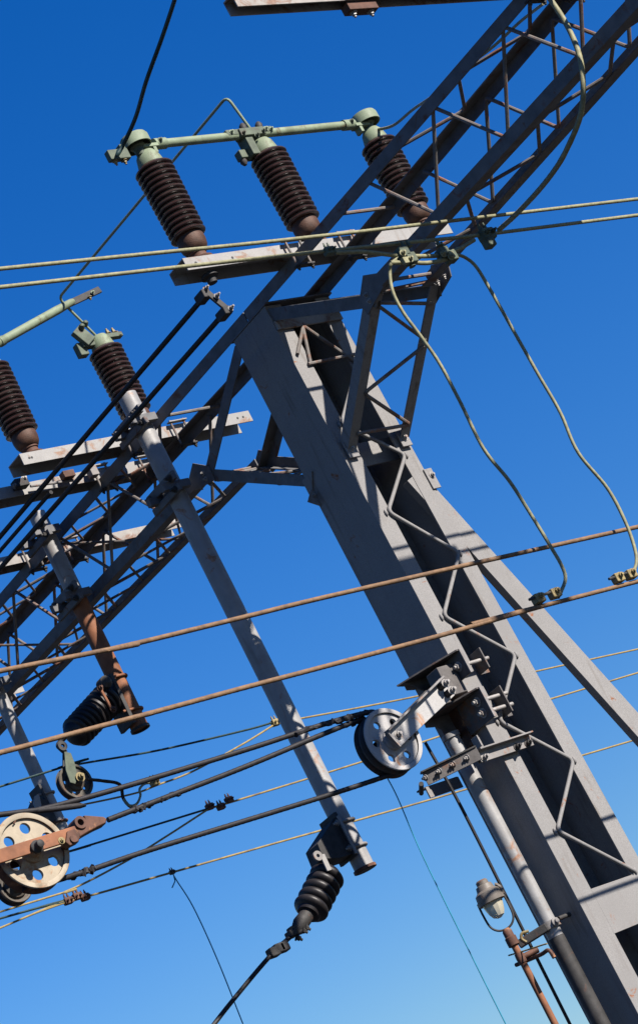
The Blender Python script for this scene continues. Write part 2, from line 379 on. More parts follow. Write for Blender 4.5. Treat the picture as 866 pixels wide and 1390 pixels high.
# small fittings on the arm beyond the insulator pair
p0, p1 = PY(42, 660, 2.22), PY(100, 652, 2.22)
link('latch_rod', MB().tube([p0, p1], .010, 8), BRKT, CA3)
link('latch_block', MB().box(PY(28, 657, 2.2), (.05, .035, .03)), DARK, CA3, bevel=.004)
link('latch_block', MB().box(PY(92, 645, 2.2), (.045, .03, .025)), RUSTD, CA3, bevel=.004)
bolts(CA3, [PY(20, 660, 2.2), PY(33, 650, 2.18)], -Y_, .014, .016)
link('latch_block', MB().box(PY(126, 641, 2.2), (.03, .03, .035)), BRKT, CA3, bevel=.004)

# pivot bracket hanging from the left end of the insulator crossarm
pv = PY(287, 378, -.36)
link('pivot_bracket', MB().lathe(V((-.60, -.34, 7.545)), -Z_, [(.03, 0), (.05, .01), (.055, .03), (.03, .04), (.03, .07)], 16), DARK, CA1)
link('pivot_arm', MB().bar((-.655, -.30, 7.46), (-.60, -.36, 7.25), .045, .016), DARK, CA1, bevel=.003)
bolts(CA1, [(-.655, -.315, 7.455), (-.63, -.345, 7.38), (-.60, -.37, 7.27)], -Y_, .012, .02, BRKT)
link('pivot_block', MB().box((-.66, -.27, 7.43), (.03, .05, .03)), DARK, CA1, bevel=.008)
link('pivot_block', MB().box((-.62, -.32, 7.27), (.028, .05, .028)), DARK, CA1, bevel=.008)

# ------------------------------------------------------------------ operating rods along the girder
def rod(pa, pb, r, label):
    return solo('operating_rod', MB().tube([pa, pb], r, 12), WBLACK, label, 'rod', 'black operating rods beside the farther girder')
rod((-.66, -.27, 7.425), (-.65, 9.5, 7.49), .017, 'upper of the two black rods fixed under the crossarm end of the insulator trio')
rod((-.62, -.32, 7.272), (-.65, 9.5, 7.36), .017, 'lower of the two black rods fixed under the crossarm end of the insulator trio')
rod(PX(70, 668, -.62), PX(0, 744, -.62)+V((0, 6, .05)), .014, 'short thin black rod seen between the two long ones at the left edge')

# ------------------------------------------------------------------ post insulators
def insulator_mesh(mats):
    """everything at the origin, base at z=0, height .80"""
    o = {}
    o['base_flange'] = MB().lathe((0, 0, 0), Z_, [(.075, 0), (.078, .012), (.055, .016), (.05, .05), (.058, .055), (.058, .07)], 28)
    o['base_bulb'] = MB().lathe((0, 0, 0), Z_, [(.050, .062), (.068, .072), (.082, .098), (.088, .135), (.086, .175), (.08, .205)], 36)
    prof = [(.07, .185)]
    n = 14; z0, z1 = .20, .715
    for i in range(n):
        z = z0+(z1-z0)*i/(n-1)*.965; R = .115+.009*i/(n-1)
        prof += [(R-.027, z-.015), (R-.010, z-.014), (R-.002, z-.009), (R, z-.003), (R-.005, z+.005), (R-.017, z+.012), (R-.028, z+.017)]
    prof += [(.075, .735)]
    o['shed_column'] = MB().lathe((0, 0, 0), Z_, prof, 40)
    o['top_cap'] = MB().lathe((0, 0, 0), Z_, [(.082, .715), (.084, .735), (.070, .80), (.060, .815), (.055, .825)], 32)
    return o
INS = insulator_mesh(None)
for _m in INS.values():
    for _p in _m.v: _p.z *= .965
def post_insulator(x, y, z, label, body=PORC, first=[None]):
    if first[0] is None:
        r = thing('post_insulator', label, 'insulator', (0, 0, 0), 'ribbed post insulators on the crossarms')
        for k, mm in (('base_flange', RUSTD), ('base_bulb', BULB), ('shed_column', PORC), ('top_cap', GREEN)):
            link(k, INS[k], mm, r)
        link('foot_clip', MB().ranges((.05, .12), (-.03, .03), (.0, .012)), ARM, r, bevel=.002)
        first[0] = r
    else:
        r = first[0].copy(); COL.objects.link(r)
        for ch in first[0].children:
            c = ch.copy(); COL.objects.link(c); c.parent = r
        r['label'] = label
    r.location = (x, y, z)
    return r
ZI = TZ+.172
def fitting(parent, name, mb, m, **k): return link(name, mb, m, parent, **k)
i1 = post_insulator(-.605, -.345, ZI, 'leftmost of the three tall brown insulators, under the left end of the green tube')
i1top = V((-.655, -.345, ZI+.80))
i2 = post_insulator(.305, -.345, ZI, 'middle one of the three tall brown insulators, dark clamp at its top')
i3 = post_insulator(1.245, -.345, ZI, 'rightmost of the three tall brown insulators, partly hidden by a girder chord')
i4 = post_insulator(.26, 1.885, ZI, 'brown insulator with green fittings standing behind the top of the long grey pipe')
i5 = post_insulator(-.68, 1.885, ZI, 'brown insulator at the left edge with its top cut off by the picture')
for o in bpy.data.objects:
    pass
def drum(parent, c):
    c = V(c)
    link('contact_bell', MB().ring(c, Z_, [(.092, 0), (.092, .055), (.084, .072), (.0005, .080), (.0005, .072), (.078, .062), (.084, .05), (.084, 0)], 36), GREEN, parent)
    link('contact_stem', MB().lathe(c-Z_*.06, Z_, [(.03, 0), (.035, .05), (.05, .06), (.04, .12)], 20), GREEND, parent)
drum(i1, (-.65, -.36, ZI+.835)); drum(i3, (1.235, -.36, ZI+.835))
link('terminal_clamp', MB().box((-.86, -.40, ZI+.765), (.075, .022, .035)).box((-.80, -.38, ZI+.79), (.02, .03, .05)), GREEND, i1, bevel=.006)
bolts(i1, [(-.90, -.40, ZI+.728), (-.83, -.40, ZI+.728)], -Z_, .012, .015, BRASS)
# dark twin clamp on the middle insulator
c2 = V((.295, -.345, ZI+.785))
link('twin_clamp', MB().box(c2+V((-.06, -.02, .06)), (.10, .04, .028)).box(c2+V((-.10, .0, -.02)), (.03, .045, .08)).box(c2+V((-.15, .03, -.06)), (.04, .03, .03)), GREEND, i2, bevel=.006)
for dx in (-.10, .03):
    link('finger_knob', MB().lathe(c2+V((dx, -.03, .07)), V((.2, 0, 1)), [(.016, 0), (.024, .02), (.024, .05), (.012, .068)], 14), DARK, i2)
link('finger_knob', MB().lathe(c2+V((-.17, .03, -.08)), -Z_, [(.02, 0), (.024, .03), (.012, .05)], 12), DARK, i2)
bolts(i2, [c2+V((-.14, -.055, .05)), c2+V((.02, -.055, .05)), c2+V((-.05, -.062, .02))], -Y_, .012, .014, GREEND)
# green fittings on the insulator behind the pipe
c4 = V((.26, 1.885, ZI+.775))
link('contact_jaw', MB().box(c4+V((-.14, -.03, .03)), (.05, .022, .07), (V((.8, 0, .5)).normalized(), Y_, V((-.5, 0, .8)).normalized())).box(c4+V((-.17, .02, -.05)), (.035, .03, .05)).box(c4+V((-.10, 0, -.03)), (.07, .03, .02)), GREEND, i4, bevel=.007)
for dx, dz in ((-.10, .09), (-.14, .07)):
    link('finger_knob', MB().lathe(c4+V((dx, -.05, dz)), -Y_+Z_, [(.014, 0), (.02, .02), (.02, .035), (.01, .045)], 12), GREEND, i4)
link('terminal_clamp', MB().box(c4+V((.10, -.02, .0)), (.075, .025, .018)), GREEND, i4, bevel=.005)
bolts(i4, [c4+V((.07, -.03, .02)), c4+V((.12, -.03, .02)), c4+V((.15, -.03, -.01))], Z_, .014, .02, BRASS)
# bus tube joining the three
tb = thing('bus_tube', 'pale green horizontal tube clamped across the tops of the three tall insulators', 'bus tube', (.25, -.36, ZI+.845))
link('tube', MB().cyl((-.52, -.36, ZI+.845), (1.10, -.36, ZI+.845), .028, 20), GREEN, tb)
for x, s in ((-.49, 1), (1.08, -1)):
    link('end_socket', MB().cyl((x-.035*s, -.36, ZI+.845), (x+.055*s, -.36, ZI+.845), .036, 20), GREEN, tb)
    link('end_fork', MB().box((x-.085*s, -.36, ZI+.825), (.06, .034, .012)).box((x-.06*s, -.36, ZI+.80), (.012, .03, .03)), GREEN, tb, bevel=.003)
    bolts(tb, [(x, -.395, ZI+.85)], -Y_, .011, .010, GREEND)
link('clamp_sleeve', MB().ranges((.04, .42), (-.39, -.33), (ZI+.835, ZI+.882)), GREEND, tb, bevel=.01)
bolts(tb, [(.08, -.391, ZI+.86), (.36, -.391, ZI+.86), (.40, -.391, ZI+.853)], -Y_, .010, .010, GREEN)
# open switch blade at the left
b0, b1, b2 = PY(-40, 487, 1.82), PY(100, 409, 1.82), PY(136, 393, 1.82)
sb = thing('switch_blade', 'open pale green switch blade tube slanting up at the left edge', 'switch blade', b0)
link('blade_tube', MB().tube([b0, b0.lerp(b1, .84), b1.lerp(b0, .02), b1], [.031, .031, .026, .02], 20), GREEN, sb)
link('blade_collar', MB().cyl(PY(0, 465, 1.82), PY(5, 462, 1.82), .035, 20), GREEN, sb)
link('blade_tip', MB().bar(b1-(b1-b0).normalized()*.06, b2, .018, .05, side=(0, 1, 0)), DARK, sb, bevel=.004)
bolts(sb, [PY(122, 403, 1.80)], -Z_, .012, .012, BRASS)
bolts(sb, [PY(126, 397, 1.80)], -Y_, .009, .010, GREEN)

# ------------------------------------------------------------------ wires
def wire(name, pts, r, m, label, cat='wire', group=None, k=8, n=8, raw=False):
    return solo(name, MB().tube(pts if raw else spline(pts, k), r, n), m, label, cat, group)
def twisted(pts, r, pitch=.16, step=.014, lobes=6, n=18):
    pts = [V(p) for p in pts]; mb = MB(); out = []; tot = 0.0; d = 0.0
    for a, b in zip(pts, pts[1:]):
        L = (b-a).length; k = max(1, int(L/step))
        for i in range(k): out.append(a.lerp(b, i/k))
    out.append(pts[-1]); vs = []; u = (out[1]-out[0]).orthogonal().normalized(); ang = 0
    for i, p in enumerate(out):
        T = (out[min(i+1, len(out)-1)]-out[max(i-1, 0)]).normalized(); u = (u-T*u.dot(T)).normalized(); q = T.cross(u)
        if i: ang += (p-out[i-1]).length/pitch*2*PI
        for k in range(n):
            a = 2*PI*k/n; rr = r*(.93+.13*abs(math.cos(lobes/2*(a-ang))))
            vs.append(p+(u*math.cos(a)+q*math.sin(a))*rr)
    fs = [(i*n+k, i*n+(k+1) % n, (i+1)*n+(k+1) % n, (i+1)*n+k) for i in range(len(out)-1) for k in range(n)]
    fs += [tuple(range(n))[::-1], tuple(range((len(out)-1)*n, len(out)*n))]
    return mb.add(vs, fs)
def strand(name, pts, r, m, label, cat='wire', group=None, pitch=.16, k=8):
    return solo(name, twisted(spline(pts, k), r, pitch), m, label, cat, group, smooth=60)
def wireclamp(parent, p, s=.03, m=GREEND, ax=X_):
    p = V(p)
    mb = MB().box(p, (s*1.25, s*.8, s*.9))
    o = link('wire_clamp', mb, m, parent, bevel=s*.3)
    for dx in (-.6, .6): link('bolt', MB().hexa(p+V((dx*s, -s*.7, 0)), -Y_, s*.33, s*.5), m, o)
    for dx in (-.5, .5): link('bolt', MB().hexa(p+V((dx*s, 0, s*.85)), Z_, s*.3, s*.6), m, o)
    return o
def ext(a, b, d): a, b = V(a), V(b); return a+(a-b).normalized()*d      # a pushed away from b
YW = -1.70
def along(pxs, Y, e=(8, 14)):
    P = [PY(x, y, Y) for x, y in pxs]
    return [ext(P[0], P[1], e[0])]+P+[ext(P[-1], P[-2], e[1])]
w1 = strand('feeder_wire', along([(0, 365), (430, 321), (866, 270)], YW), .0105, WGREEN, 'upper of the two pale green wires crossing in front of the girder', group='pale green feeder wires')
w2 = strand('feeder_wire', along([(0, 390), (230, 364), (450, 340), (555, 329), (660, 318), (866, 292)], YW), .0105, WGREEN, 'lower pale green wire with clamps, crossing in front of the girder', group='pale green feeder wires')
r1 = strand('contact_wire', along([(0, 911), (152, 881), (330, 838), (440, 811), (651, 763), (866, 715)], -1.6), .0118, WRUST, 'upper rust brown wire passing in front of the mast, free of clamps', group='rust brown wires before the mast')
r2 = strand('contact_wire', along([(0, 1022), (190, 972), (330, 934), (440, 905), (600, 862), (735, 823), (866, 789)], YW), .0118, WRUST, 'lower rust brown wire before the mast, holding four ochre clamps at right', group='rust brown wires before the mast')
for x, y, s in ((447, 341, .026), (660, 319, .040)): wireclamp(w2, PY(x, y, YW-.01), s)
link('hook_clamp', MB().box(PY(661, 326, YW-.01), (.03, .03, .05)), GREEND, w2, bevel=.008)
# jumper along the underside and its two cluster clamps
j = thing('jumper_cable', 'short pale green jumper with two clusters of clamps under the girder end', 'cable', PY(580, 345, YW))
link('strand', MB().tube(spline([PY(455, 343, YW), PY(495, 342, YW-.01), PY(541, 347, YW-.03), PY(594, 347, YW-.03), PY(622, 338, YW-.02), PY(643, 326, YW)], 8), .0125, 10), WGREEN, j)
link('strand', MB().tube(spline([PY(530, 357, YW-.03), PY(553, 356, YW-.04), PY(580, 357, YW-.04), PY(606, 352, YW-.04)], 8), .0125, 10), WGREEN, j)
for x, y in ((546, 344), (556, 352), (601, 345), (611, 349)):
    link('cluster_clamp', MB().box(PY(x, y, YW-.04), (.034, .03, .032)), GREEND, j, bevel=.008)
    link('bolt', MB().hexa(PY(x, y, YW-.07), -Y_, .013, .014), WGREEN, j)
for x, y in ((549, 336), (556, 335), (596, 334), (603, 337), (545, 357), (560, 362)):
    link('bolt', MB().hexa(PY(x, y, YW-.035), Z_, .013, .022), GREEND, j)
for x, y in ((550, 354), (612, 346)): link('jaw', MB().box(PY(x, y, YW-.075), (.018, .012, .02)), WGREEN, j, bevel=.004)
# droppers
d1 = strand('dropper_wire', [PY(x, y, YW-.03*(i < 2)) for i, (x, y) in enumerate([(541, 350), (531, 358), (529, 370), (533, 396), (547, 424), (566, 450), (595, 491), (624, 545), (656, 609), (691, 653), (720, 698), (747, 742), (762, 768), (767, 785), (762, 801), (757, 811)])], .0095, WGREEN, 'left of two slack green droppers, hanging in front of the mast head', 'wire', 'slack green droppers between feeder and rust wires')
d2 = strand('dropper_wire', [PY(x, y, YW-.03*(i < 2)) for i, (x, y) in enumerate([(610, 348), (618, 346), (630, 349), (645, 361), (662, 388), (700, 455), (730, 508), (760, 560), (784, 614), (824, 663), (848, 708), (861, 745), (863, 765), (857, 780)])], .0095, WGREEN, 'right of two slack green droppers, hanging against open sky', 'wire', 'slack green droppers between feeder and rust wires')
for pts in (((730, 815), (752, 808)), ((838, 787), (855, 782))):
    for x, y in pts:
        p = PY(x, y-2, YW-.01); link('ochre_clamp', MB().box(p, (.032, .024, .026)), BRASS, r2, bevel=.007)
        link('bolt', MB().hexa(p+V((0, -.022, .004)), -Y_, .014, .014), BRASS, r2)
    a, b = pts; link('wire_tail', MB().tube([PY(a[0]-12, a[1]-1, YW-.02), PY(b[0]+6, b[1]-8, YW-.02)], .008, 8), DARK, r2)
# the big loop at upper right
lp = [(677, 312, .2), (700, 291, .12), (732, 257, .02), (757, 224, -.06), (772, 196, -.12), (785, 165, -.15), (790, 141, -.15), (791, 115, -.15), (788, 85, -.1), (780, 58, -.05), (765, 27, .0), (747, 0, .02), (735, -16, .05)]
loop = strand('loop_cable', [PX(*p) for p in lp], .0145, WGREEN, 'thick pale green cable looping down in front of the girder at upper right', 'cable')
# thin green tube from the middle insulator to the far one
c2t = c2+V((-.03, -.02, .09))
wire('link_rod', bends([c2t, PY(308, 131, -.4), PY(80, 405, 1.84), c4+V((0, 0, .01))], .05), .0095, GREEN, 'thin bent green rod linking the middle tall insulator with the insulator behind the pipe', 'rod', raw=True)
wire('lead_cable', [V((-.87, -.44, ZI+.775)), PY(160, 210, -.46), PY(169, 194, -.5), PY(185, 158, -.7), PY(199, 110, -1.0), PY(220, 52, -1.3), PY(238, -2, -1.6), PY(252, -50, -1.9)], .0125, WTEAL, 'dark cable rising from the leftmost tall insulator to the top edge', 'cable')
wire('link_rod', [V((1.27, -.36, ZI+.785)), PX(534, 170, 1.13), PX(560, 149, 1.0), PX(590, 128, .75), PX(612, 106, .62), PX(667, 65, .55), PX(705, 30, .50), PX(737, 5, .35)], .0095, WGREEN, 'thin green wire climbing from the rightmost tall insulator behind the girder chord', 'wire')

# distant catenary wires
YF = 3.0
T1 = thing('catenary_wire', 'topmost of the thin far wires, dark at left and ochre beyond its clamp', 'wire', PY(373, 980, YF), 'thin far wires behind the mast')
P = [PY(x, y, YF) for x, y in ((0, 1068), (84, 1042), (213, 1019), (330, 992), (373, 980))]
link('dark_span', MB().tube(spline([ext(P[0], P[1], 8)]+P, 8), .0078, 8), WTEAL, T1)
P = [PY(x, y, YF) for x, y in ((373, 980), (410, 975), (547, 949), (728, 911), (866, 881))]
link('ochre_span', MB().tube(spline(P+[ext(P[-1], P[-2], 12)], 8), .0072, 8), WYEL, T1)
wireclamp(T1, PY(374, 981, YF), .026, BRASS)
T2 = thing('catenary_wire', 'second thin far wire, joined by a row of three rusty clamps at lower left', 'wire', PY(300, 1095, YF), 'thin far wires behind the mast')
P = [PY(x, y, YF) for x, y in ((0, 1183), (90, 1157), (282, 1098))]
link('dark_span', MB().tube(spline([ext(P[0], P[1], 8)]+P, 8), .0072, 8), WTEAL, T2)
P = [PY(x, y, YF) for x, y in ((282, 1098), (330, 1084), (498, 1032), (589, 1002), (747, 949), (866, 913))]
link('ochre_span', MB().tube(spline(P+[ext(P[-1], P[-2], 12)], 8), .0072, 8), WYEL, T2)
for x, y in ((285, 1095), (300, 1095), (311, 1086)): wireclamp(T2, PY(x, y, YF), .024, RUSTD)
T3 = thing('catenary_wire', 'lowest thin far wire, ochre past three rusty clamps, with a string tied on it', 'wire', PY(104, 1218, YF), 'thin far wires behind the mast')
P = [PY(x, y, YF) for x, y in ((0, 1247), (50, 1233), (92, 1224))]
link('dark_span', MB().tube(spline([ext(P[0], P[1], 8)]+P, 8), .0078, 8), WTEAL, T3)
P = [PY(x, y, YF) for x, y in ((92, 1224), (122, 1216), (330, 1157), (547, 1096), (627, 1073), (788, 1026), (866, 1003))]
link('ochre_span', MB().tube(spline(P+[ext(P[-1], P[-2], 12)], 8), .0072, 8), WYEL, T3)
for x, y in ((93, 1223), (105, 1217), (116, 1218)): wireclamp(T3, PY(x, y, YF), .025, RUSTD)
wireclamp(T3, PY(234, 1184, YF), .016, DARK)
def far(pts, label, m=WYEL, r=.0068, e=(6, 0)):
    P = [PY(x, y, YF) for x, y in pts]
    if e[0]: P = [ext(P[0], P[1], e[0])]+P
    return wire('stay_wire', P, r, m, label, 'wire', 'thin ochre wires crossing at lower left')
far([(0, 1238), (88, 1211), (168, 1171), (225, 1136), (282, 1099)], 'ochre wire climbing from the left edge to the three clamps in mid sky')
far([(0, 1260), (45, 1241), (92, 1224)], 'short ochre wire leaving the lowest clamps down to the left edge')
far([(50, 1101), (76, 1098), (114, 1092), (183, 1077), (213, 1066), (262, 1047), (330, 1010), (372, 984)], 'curved ochre wire sagging between the black cables and the topmost clamp', e=(0, 0))
wire('dropper_hook', [PY(163, 1064, YF-.05), PY(168, 1083, YF-.05), PY(176, 1093, YF-.1), PY(186, 1091, YF-.1), PY(191, 1080, YF-.1), PY(190, 1071, YF-.08), PY(197, 1064, YF-.04), PY(210, 1062, YF)], .0085, WGREEN, 'small hooked jumper wire between the black cable and a rusty clamp', 'wire')
wireclamp(bpy.data.objects['dropper_hook'], PY(210, 1062, YF-.02), .026, BRASS)
# strings
s1 = wire('string', [PY(234, 1184, YF), PY(240, 1195, YF), PY(263, 1232, YF), PY(295, 1302, YF), PY(330, 1390, YF)], .0042, STRING, 'turquoise string tied to the lowest far wire and hanging down', 'string', 'turquoise hanging strings', k=6)
link('loose_end', MB().tube([PY(236, 1188, YF-.01), PY(238, 1196, YF-.01), PY(234, 1205, YF-.01)], .0042, 6), STRING, s1)
wire('string', [PY(524, 1053, .06), PY(540, 1084, .06), PY(574, 1163, .06), PY(641, 1300, .06), PY(686, 1390, .06)], .0035, STRING, 'turquoise string hanging below the grey pulley beside the mast', 'string', 'turquoise hanging strings', k=6)

# ------------------------------------------------------------------ drop pipes
def pipe(px, X, Y, z0, z1, r, m, label, lean=0.0):
    p = thing('drop_pipe', label, 'pipe', (X, Y, z0), 'vertical pipes fixed to the farther girder')
    link('pipe', MB().cyl((X, Y, z0), (X, Y, z1), r, 32), m, p)
    return p
XA = -.12
pA = pipe(None, XA, 1.43, 4.235, 7.72, .066, TUBE, 'long grey pipe in the middle, dark ribbed strain insulator at its foot')
link('end_collar', MB().ring((XA, 1.43, 4.235), Z_, [(.060, -.012), (.076, -.012), (.076, .006), (.060, .006)], 32), RUSTD, pA)
link('pipe_bore', MB().cyl((XA, 1.43, 4.220), (XA, 1.43, 4.2305), .059, 32), DARK, pA)
pB = pipe(None, XA, 2.89, 6.28, 7.66, .061, TUBE, 'shorter left pipe, grey at the top with its lower half rusted red')
link('rusty_sleeve', MB().cyl((XA, 2.89, 5.96), (XA, 2.89, 7.02), .0625, 32), RUSTP, pB)
link('end_collar', MB().ring((XA, 2.89, 5.955), Z_, [(.057, -.01), (.070, -.01), (.070, .008), (.057, .008)], 32), DARK, pB)
pC = pipe(None, XA-.02, 4.22, 5.80, 7.3, .050, TUBE, 'slender grey pipe at the left edge just above the big stained wheel')
def girder_clamp(p, y, r, z, th_=.05):               # two angle irons that pinch the pipe against a chord
    for s in (-1, 1):
        link('clamp_iron', MB().box((XA-.055, y+s*(r+.03), z), (.11, .022, .028)), GIRD, p, bevel=.004)
    ci = link('clamp_iron', MB().box((XA-r-.022, y, z+.045), (.014, r+.11, .03)), GIRD, p, bevel=.004)
    link('clamp_iron', MB().box((XA-r-.022, y, z-.045), (.014, r+.11, .024)), GIRD, p, bevel=.004)
    bolts(ci, [(XA-r-.037, y-r-.07, z+.04), (XA-r-.037, y+r+.07, z+.04), (XA-r-.037, y-r-.07, z-.045)], -X_, .016, .022, DARK)
    link('clamp_ubolt', ubolt((XA, y, z), Z_, -X_, r+.010, .009), GIRD, p)
for p, y, r in ((pA, 1.43, .066), (pB, 2.89, .062), (pC, 4.22, .052)):
    girder_clamp(p, y, r, TZ+.03); girder_clamp(p, y, r, BZ+.03)

# strain insulator 1 (bottom of the long pipe)
brk = thing('end_bracket', 'black box bracket with pale edges U-bolted to the foot of the long grey pipe', 'bracket', (XA-.1, 1.42, 4.4), 'strain brackets on the pipe ends')
def bracket(b, Y, X, r, zc, h, m_edge):
    link('back_plate', MB().ranges((X-r-.030, X-r-.006), (Y-.09, Y+.09), (zc-h, zc+h)), DARK, b, bevel=.003)
    link('edge_strip', MB().ranges((X-r-.028, X-r-.008), (Y-.103, Y-.092), (zc-h+.01, zc+h-.03)), m_edge, b, bevel=.002)
    link('housing', MB().poly([(X-r-.03, Y-.075, zc+h-.03), (X-r-.24, Y-.075, zc+.0), (X-r-.25, Y-.075, zc-.10), (X-r-.14, Y-.075, zc-.13), (X-r-.03, Y-.075, zc-h+.02)], Y_, .15), DARK, b, bevel=.004)
    for zz in (zc+h*.55, zc-h*.6):
        link('u_bolt', ubolt((X, Y, zz), Z_, X_, r+.011, .010, back=.10), BRKT if m_edge is ARM else RUSTD, b)
        bolts(b, [(X-r-.032, Y-.045-r*.5, zz)], -X_, .014, .016)
bracket(brk, 1.43, XA, .066, 4.46, .15, ARM)
link('shackle', MB().bar(PY(437, 1160, 1.32), PY(447, 1182, 1.32), .012, .035, side=(0, 1, 0)), ARM, brk, bevel=.003)
link('shackle_eye', MB().ring(PY(431, 1162, 1.32), Y_, [(.012, -.008), (.032, -.008), (.032, .008), (.012, .008)], 20), BRKT, brk)
def lobes(a, b, n, R, r0):
    a, b = V(a), V(b); L = (b-a).length; ax = (b-a).normalized(); prof = [(r0, -.02)]
    for i in range(n):
        c = L*(i+.5)/n; w = L/n/2
        for k in range(7):
            t_ = -1+2*k/6; prof.append((r0+(R-r0)*math.sqrt(max(0, 1-t_*t_*.96)), c+w*t_*.98))
    prof.append((r0, L+.02)); return MB().lathe(a, ax, prof, 32)
Sa, Sb = PY(446, 1186, 1.43), PY(420, 1238, 1.43)
si = thing('strain_insulator', 'black five-lobed strain insulator hanging below the long grey pipe', 'insulator', Sa)
link('lobed_body', lobes(Sa, Sb, 5, .110, .068), PORCD, si)
Sc, Sd = PY(400, 1268, 1.43), PY(372, 1292, 1.43)
link('end_cap', MB().tube([Sb, PY(408, 1254, 1.43), PY(401, 1264, 1.43)], [.045, .05, .03], 16), DARK, si)
link('link_fitting', MB().box(PY(404, 1262, 1.43), (.06, .03, .03)).box(PY(396, 1268, 1.43), (.03, .035, .022)), DARK, si, bevel=.008)
for x, y in ((410, 1262), (414, 1258), (403, 1272)): link('bolt', MB().hexa(PY(x, y, 1.40), X_-Z_, .016, .02), DARK, si)
for x, y in ((378, 1288), (371, 1293), (384, 1286)):
    link('wire_grip', MB().box(PY(x, y, 1.43), (.035, .03, .03)), DARK, si, bevel=.01)
wire('strain_wire', [Sb, PY(400, 1266, 1.43), PY(372, 1292, 1.43), PY(330, 1341, 1.43), PY(280, 1405, 1.43), PY(200, 1520, 1.43)], .014, WBLACK, 'black wire running down-left from the five-lobed insulator', 'wire')

# strain insulator 2 (foot of the rusty pipe) with its small wheel
Yb = 2.89
brk2 = thing('end_bracket', 'dark bracket with a rust-red edge bar U-bolted to the foot of the rusted pipe', 'bracket', (XA-.1, Yb, 6.1), 'strain brackets on the pipe ends')
link('back_plate', MB().ranges((XA-.100, XA-.070), (Yb-.09, Yb+.09), (5.98, 6.36)), DARK, brk2, bevel=.004)
link('edge_bar', MB().tube([PY(137, 936, Yb-.14), PY(153, 964, Yb-.14)], .011, 8), RUSTP, brk2)
link('edge_block', MB().lathe(PY(138, 932, Yb-.05), -Y_, [(.02, 0), (.045, .01), (.045, .08), (.02, .1)], 16), DARK, brk2)
for zz in (6.335, 6.08):
    link('u_bolt', ubolt((XA, Yb, zz), Z_, X_, .0735, .010, back=.12), RUSTP, brk2)
bolts(brk2, [PY(154, 963, Yb-.14), PY(136, 934, Yb-.14)], -Y_, .016, .016, RUSTD)
I6a, I6b = PY(148, 948, Yb), PY(100, 999, Yb)
si2 = thing('strain_insulator', 'large sooty black pleated insulator slung from the foot of the rusted pipe', 'insulator', I6a)
prof = [(.06, -.02), (.10, .0)]
L6 = (I6b-I6a).length
for i in range(9):
    z = .01+L6*i/9*.93; R = .118-.006*i/8
    prof += [(R-.016, z), (R, z+L6*.03), (R-.003, z+L6*.065), (R-.020, z+L6*.085)]
prof += [(.09, L6*.97), (.07, L6*1.02), (.045, L6*1.05)]
link('pleated_body', MB().lathe(I6a, I6b-I6a, prof, 40), PORCD, si2)
link('end_hook', MB().tube(spline([PY(88, 1001, Yb), PY(80, 1011, Yb), PY(83, 1016, Yb), PY(90, 1022, Yb)]), .018, 10), DARK, si2)
link('eye', MB().ring(PY(85, 1013, Yb-.02), Y_, [(.014, -.01), (.034, -.01), (.034, .01), (.014, .01)], 18), DARK, si2)

# ------------------------------------------------------------------ wheels
def wheel(parent, c, R, holes, m, mrim, th_=.10, hr=.115, hs=.024, ph=0.0, webt=.02, groove=2, face=-1):
    """wheel whose axle runs along Y; front face at -Y"""
    c = V(c)
    ins = R*.86
    bm = bmesh.new(); loops = []
    def circ(cx, cz, r, n):
        vs = [bm.verts.new((cx+r*math.cos(2*PI*k/n), 0, cz+r*math.sin(2*PI*k/n))) for k in range(n)]
        return vs, [bm.edges.new((vs[k], vs[(k+1) % n])) for k in range(n)]
    ed = []; ov, oe = circ(0, 0, ins, 64); ed += oe
    for i in range(holes):
        a = ph+2*PI*i/holes; hv, he = circ(hr*math.cos(a), hr*math.sin(a), hs, 20); ed += he
    bmesh.ops.triangle_fill(bm, use_beauty=True, edges=ed)
    ex = bmesh.ops.extrude_face_region(bm, geom=bm.faces[:])
    bmesh.ops.translate(bm, vec=(0, webt, 0), verts=[e for e in ex['geom'] if isinstance(e, bmesh.types.BMVert)])
    bm.verts.ensure_lookup_table(); bm.verts.index_update()
    mb = MB().add([v.co+c+V((0, .014, 0)) for v in bm.verts], [tuple(v.index for v in f.verts) for f in bm.faces]); bm.free()
    wd = link('wheel_disc', mb, m, parent)
    g_ = th_/groove
    prof = [(ins-.001, 0), (ins+.004, -.002), (R-.004, -.002), (R, .004)]
    for k in range(groove):
        y0 = .004+k*g_; prof += [(R-.002, y0+g_*.1), (R-.026, y0+g_*.38), (R-.026, y0+g_*.6), (R-.002, y0+g_*.9)]
    prof += [(R, th_), (ins, th_)]
    rim = MB().ring(c, Y_, prof, 72)
    o = link('wheel_rim', rim, m, parent); o.data.materials.append(mrim)
    for p_ in o.data.polygons:
        ctr = V((0, 0, 0))
        for i in p_.vertices: ctr += o.data.vertices[i].co
        ctr /= len(p_.vertices)
        wy = ctr.y+parent.location.y-c.y
        if wy > .006: p_.material_index = 1
    link('hub', MB().lathe(c+V((0, -.008, 0)), Y_, [(.034, -.022), (.040, -.018), (.044, .0), (.062, .008), (.066, .024), (.06, .05), (.05, th_)], 28), m, wd)

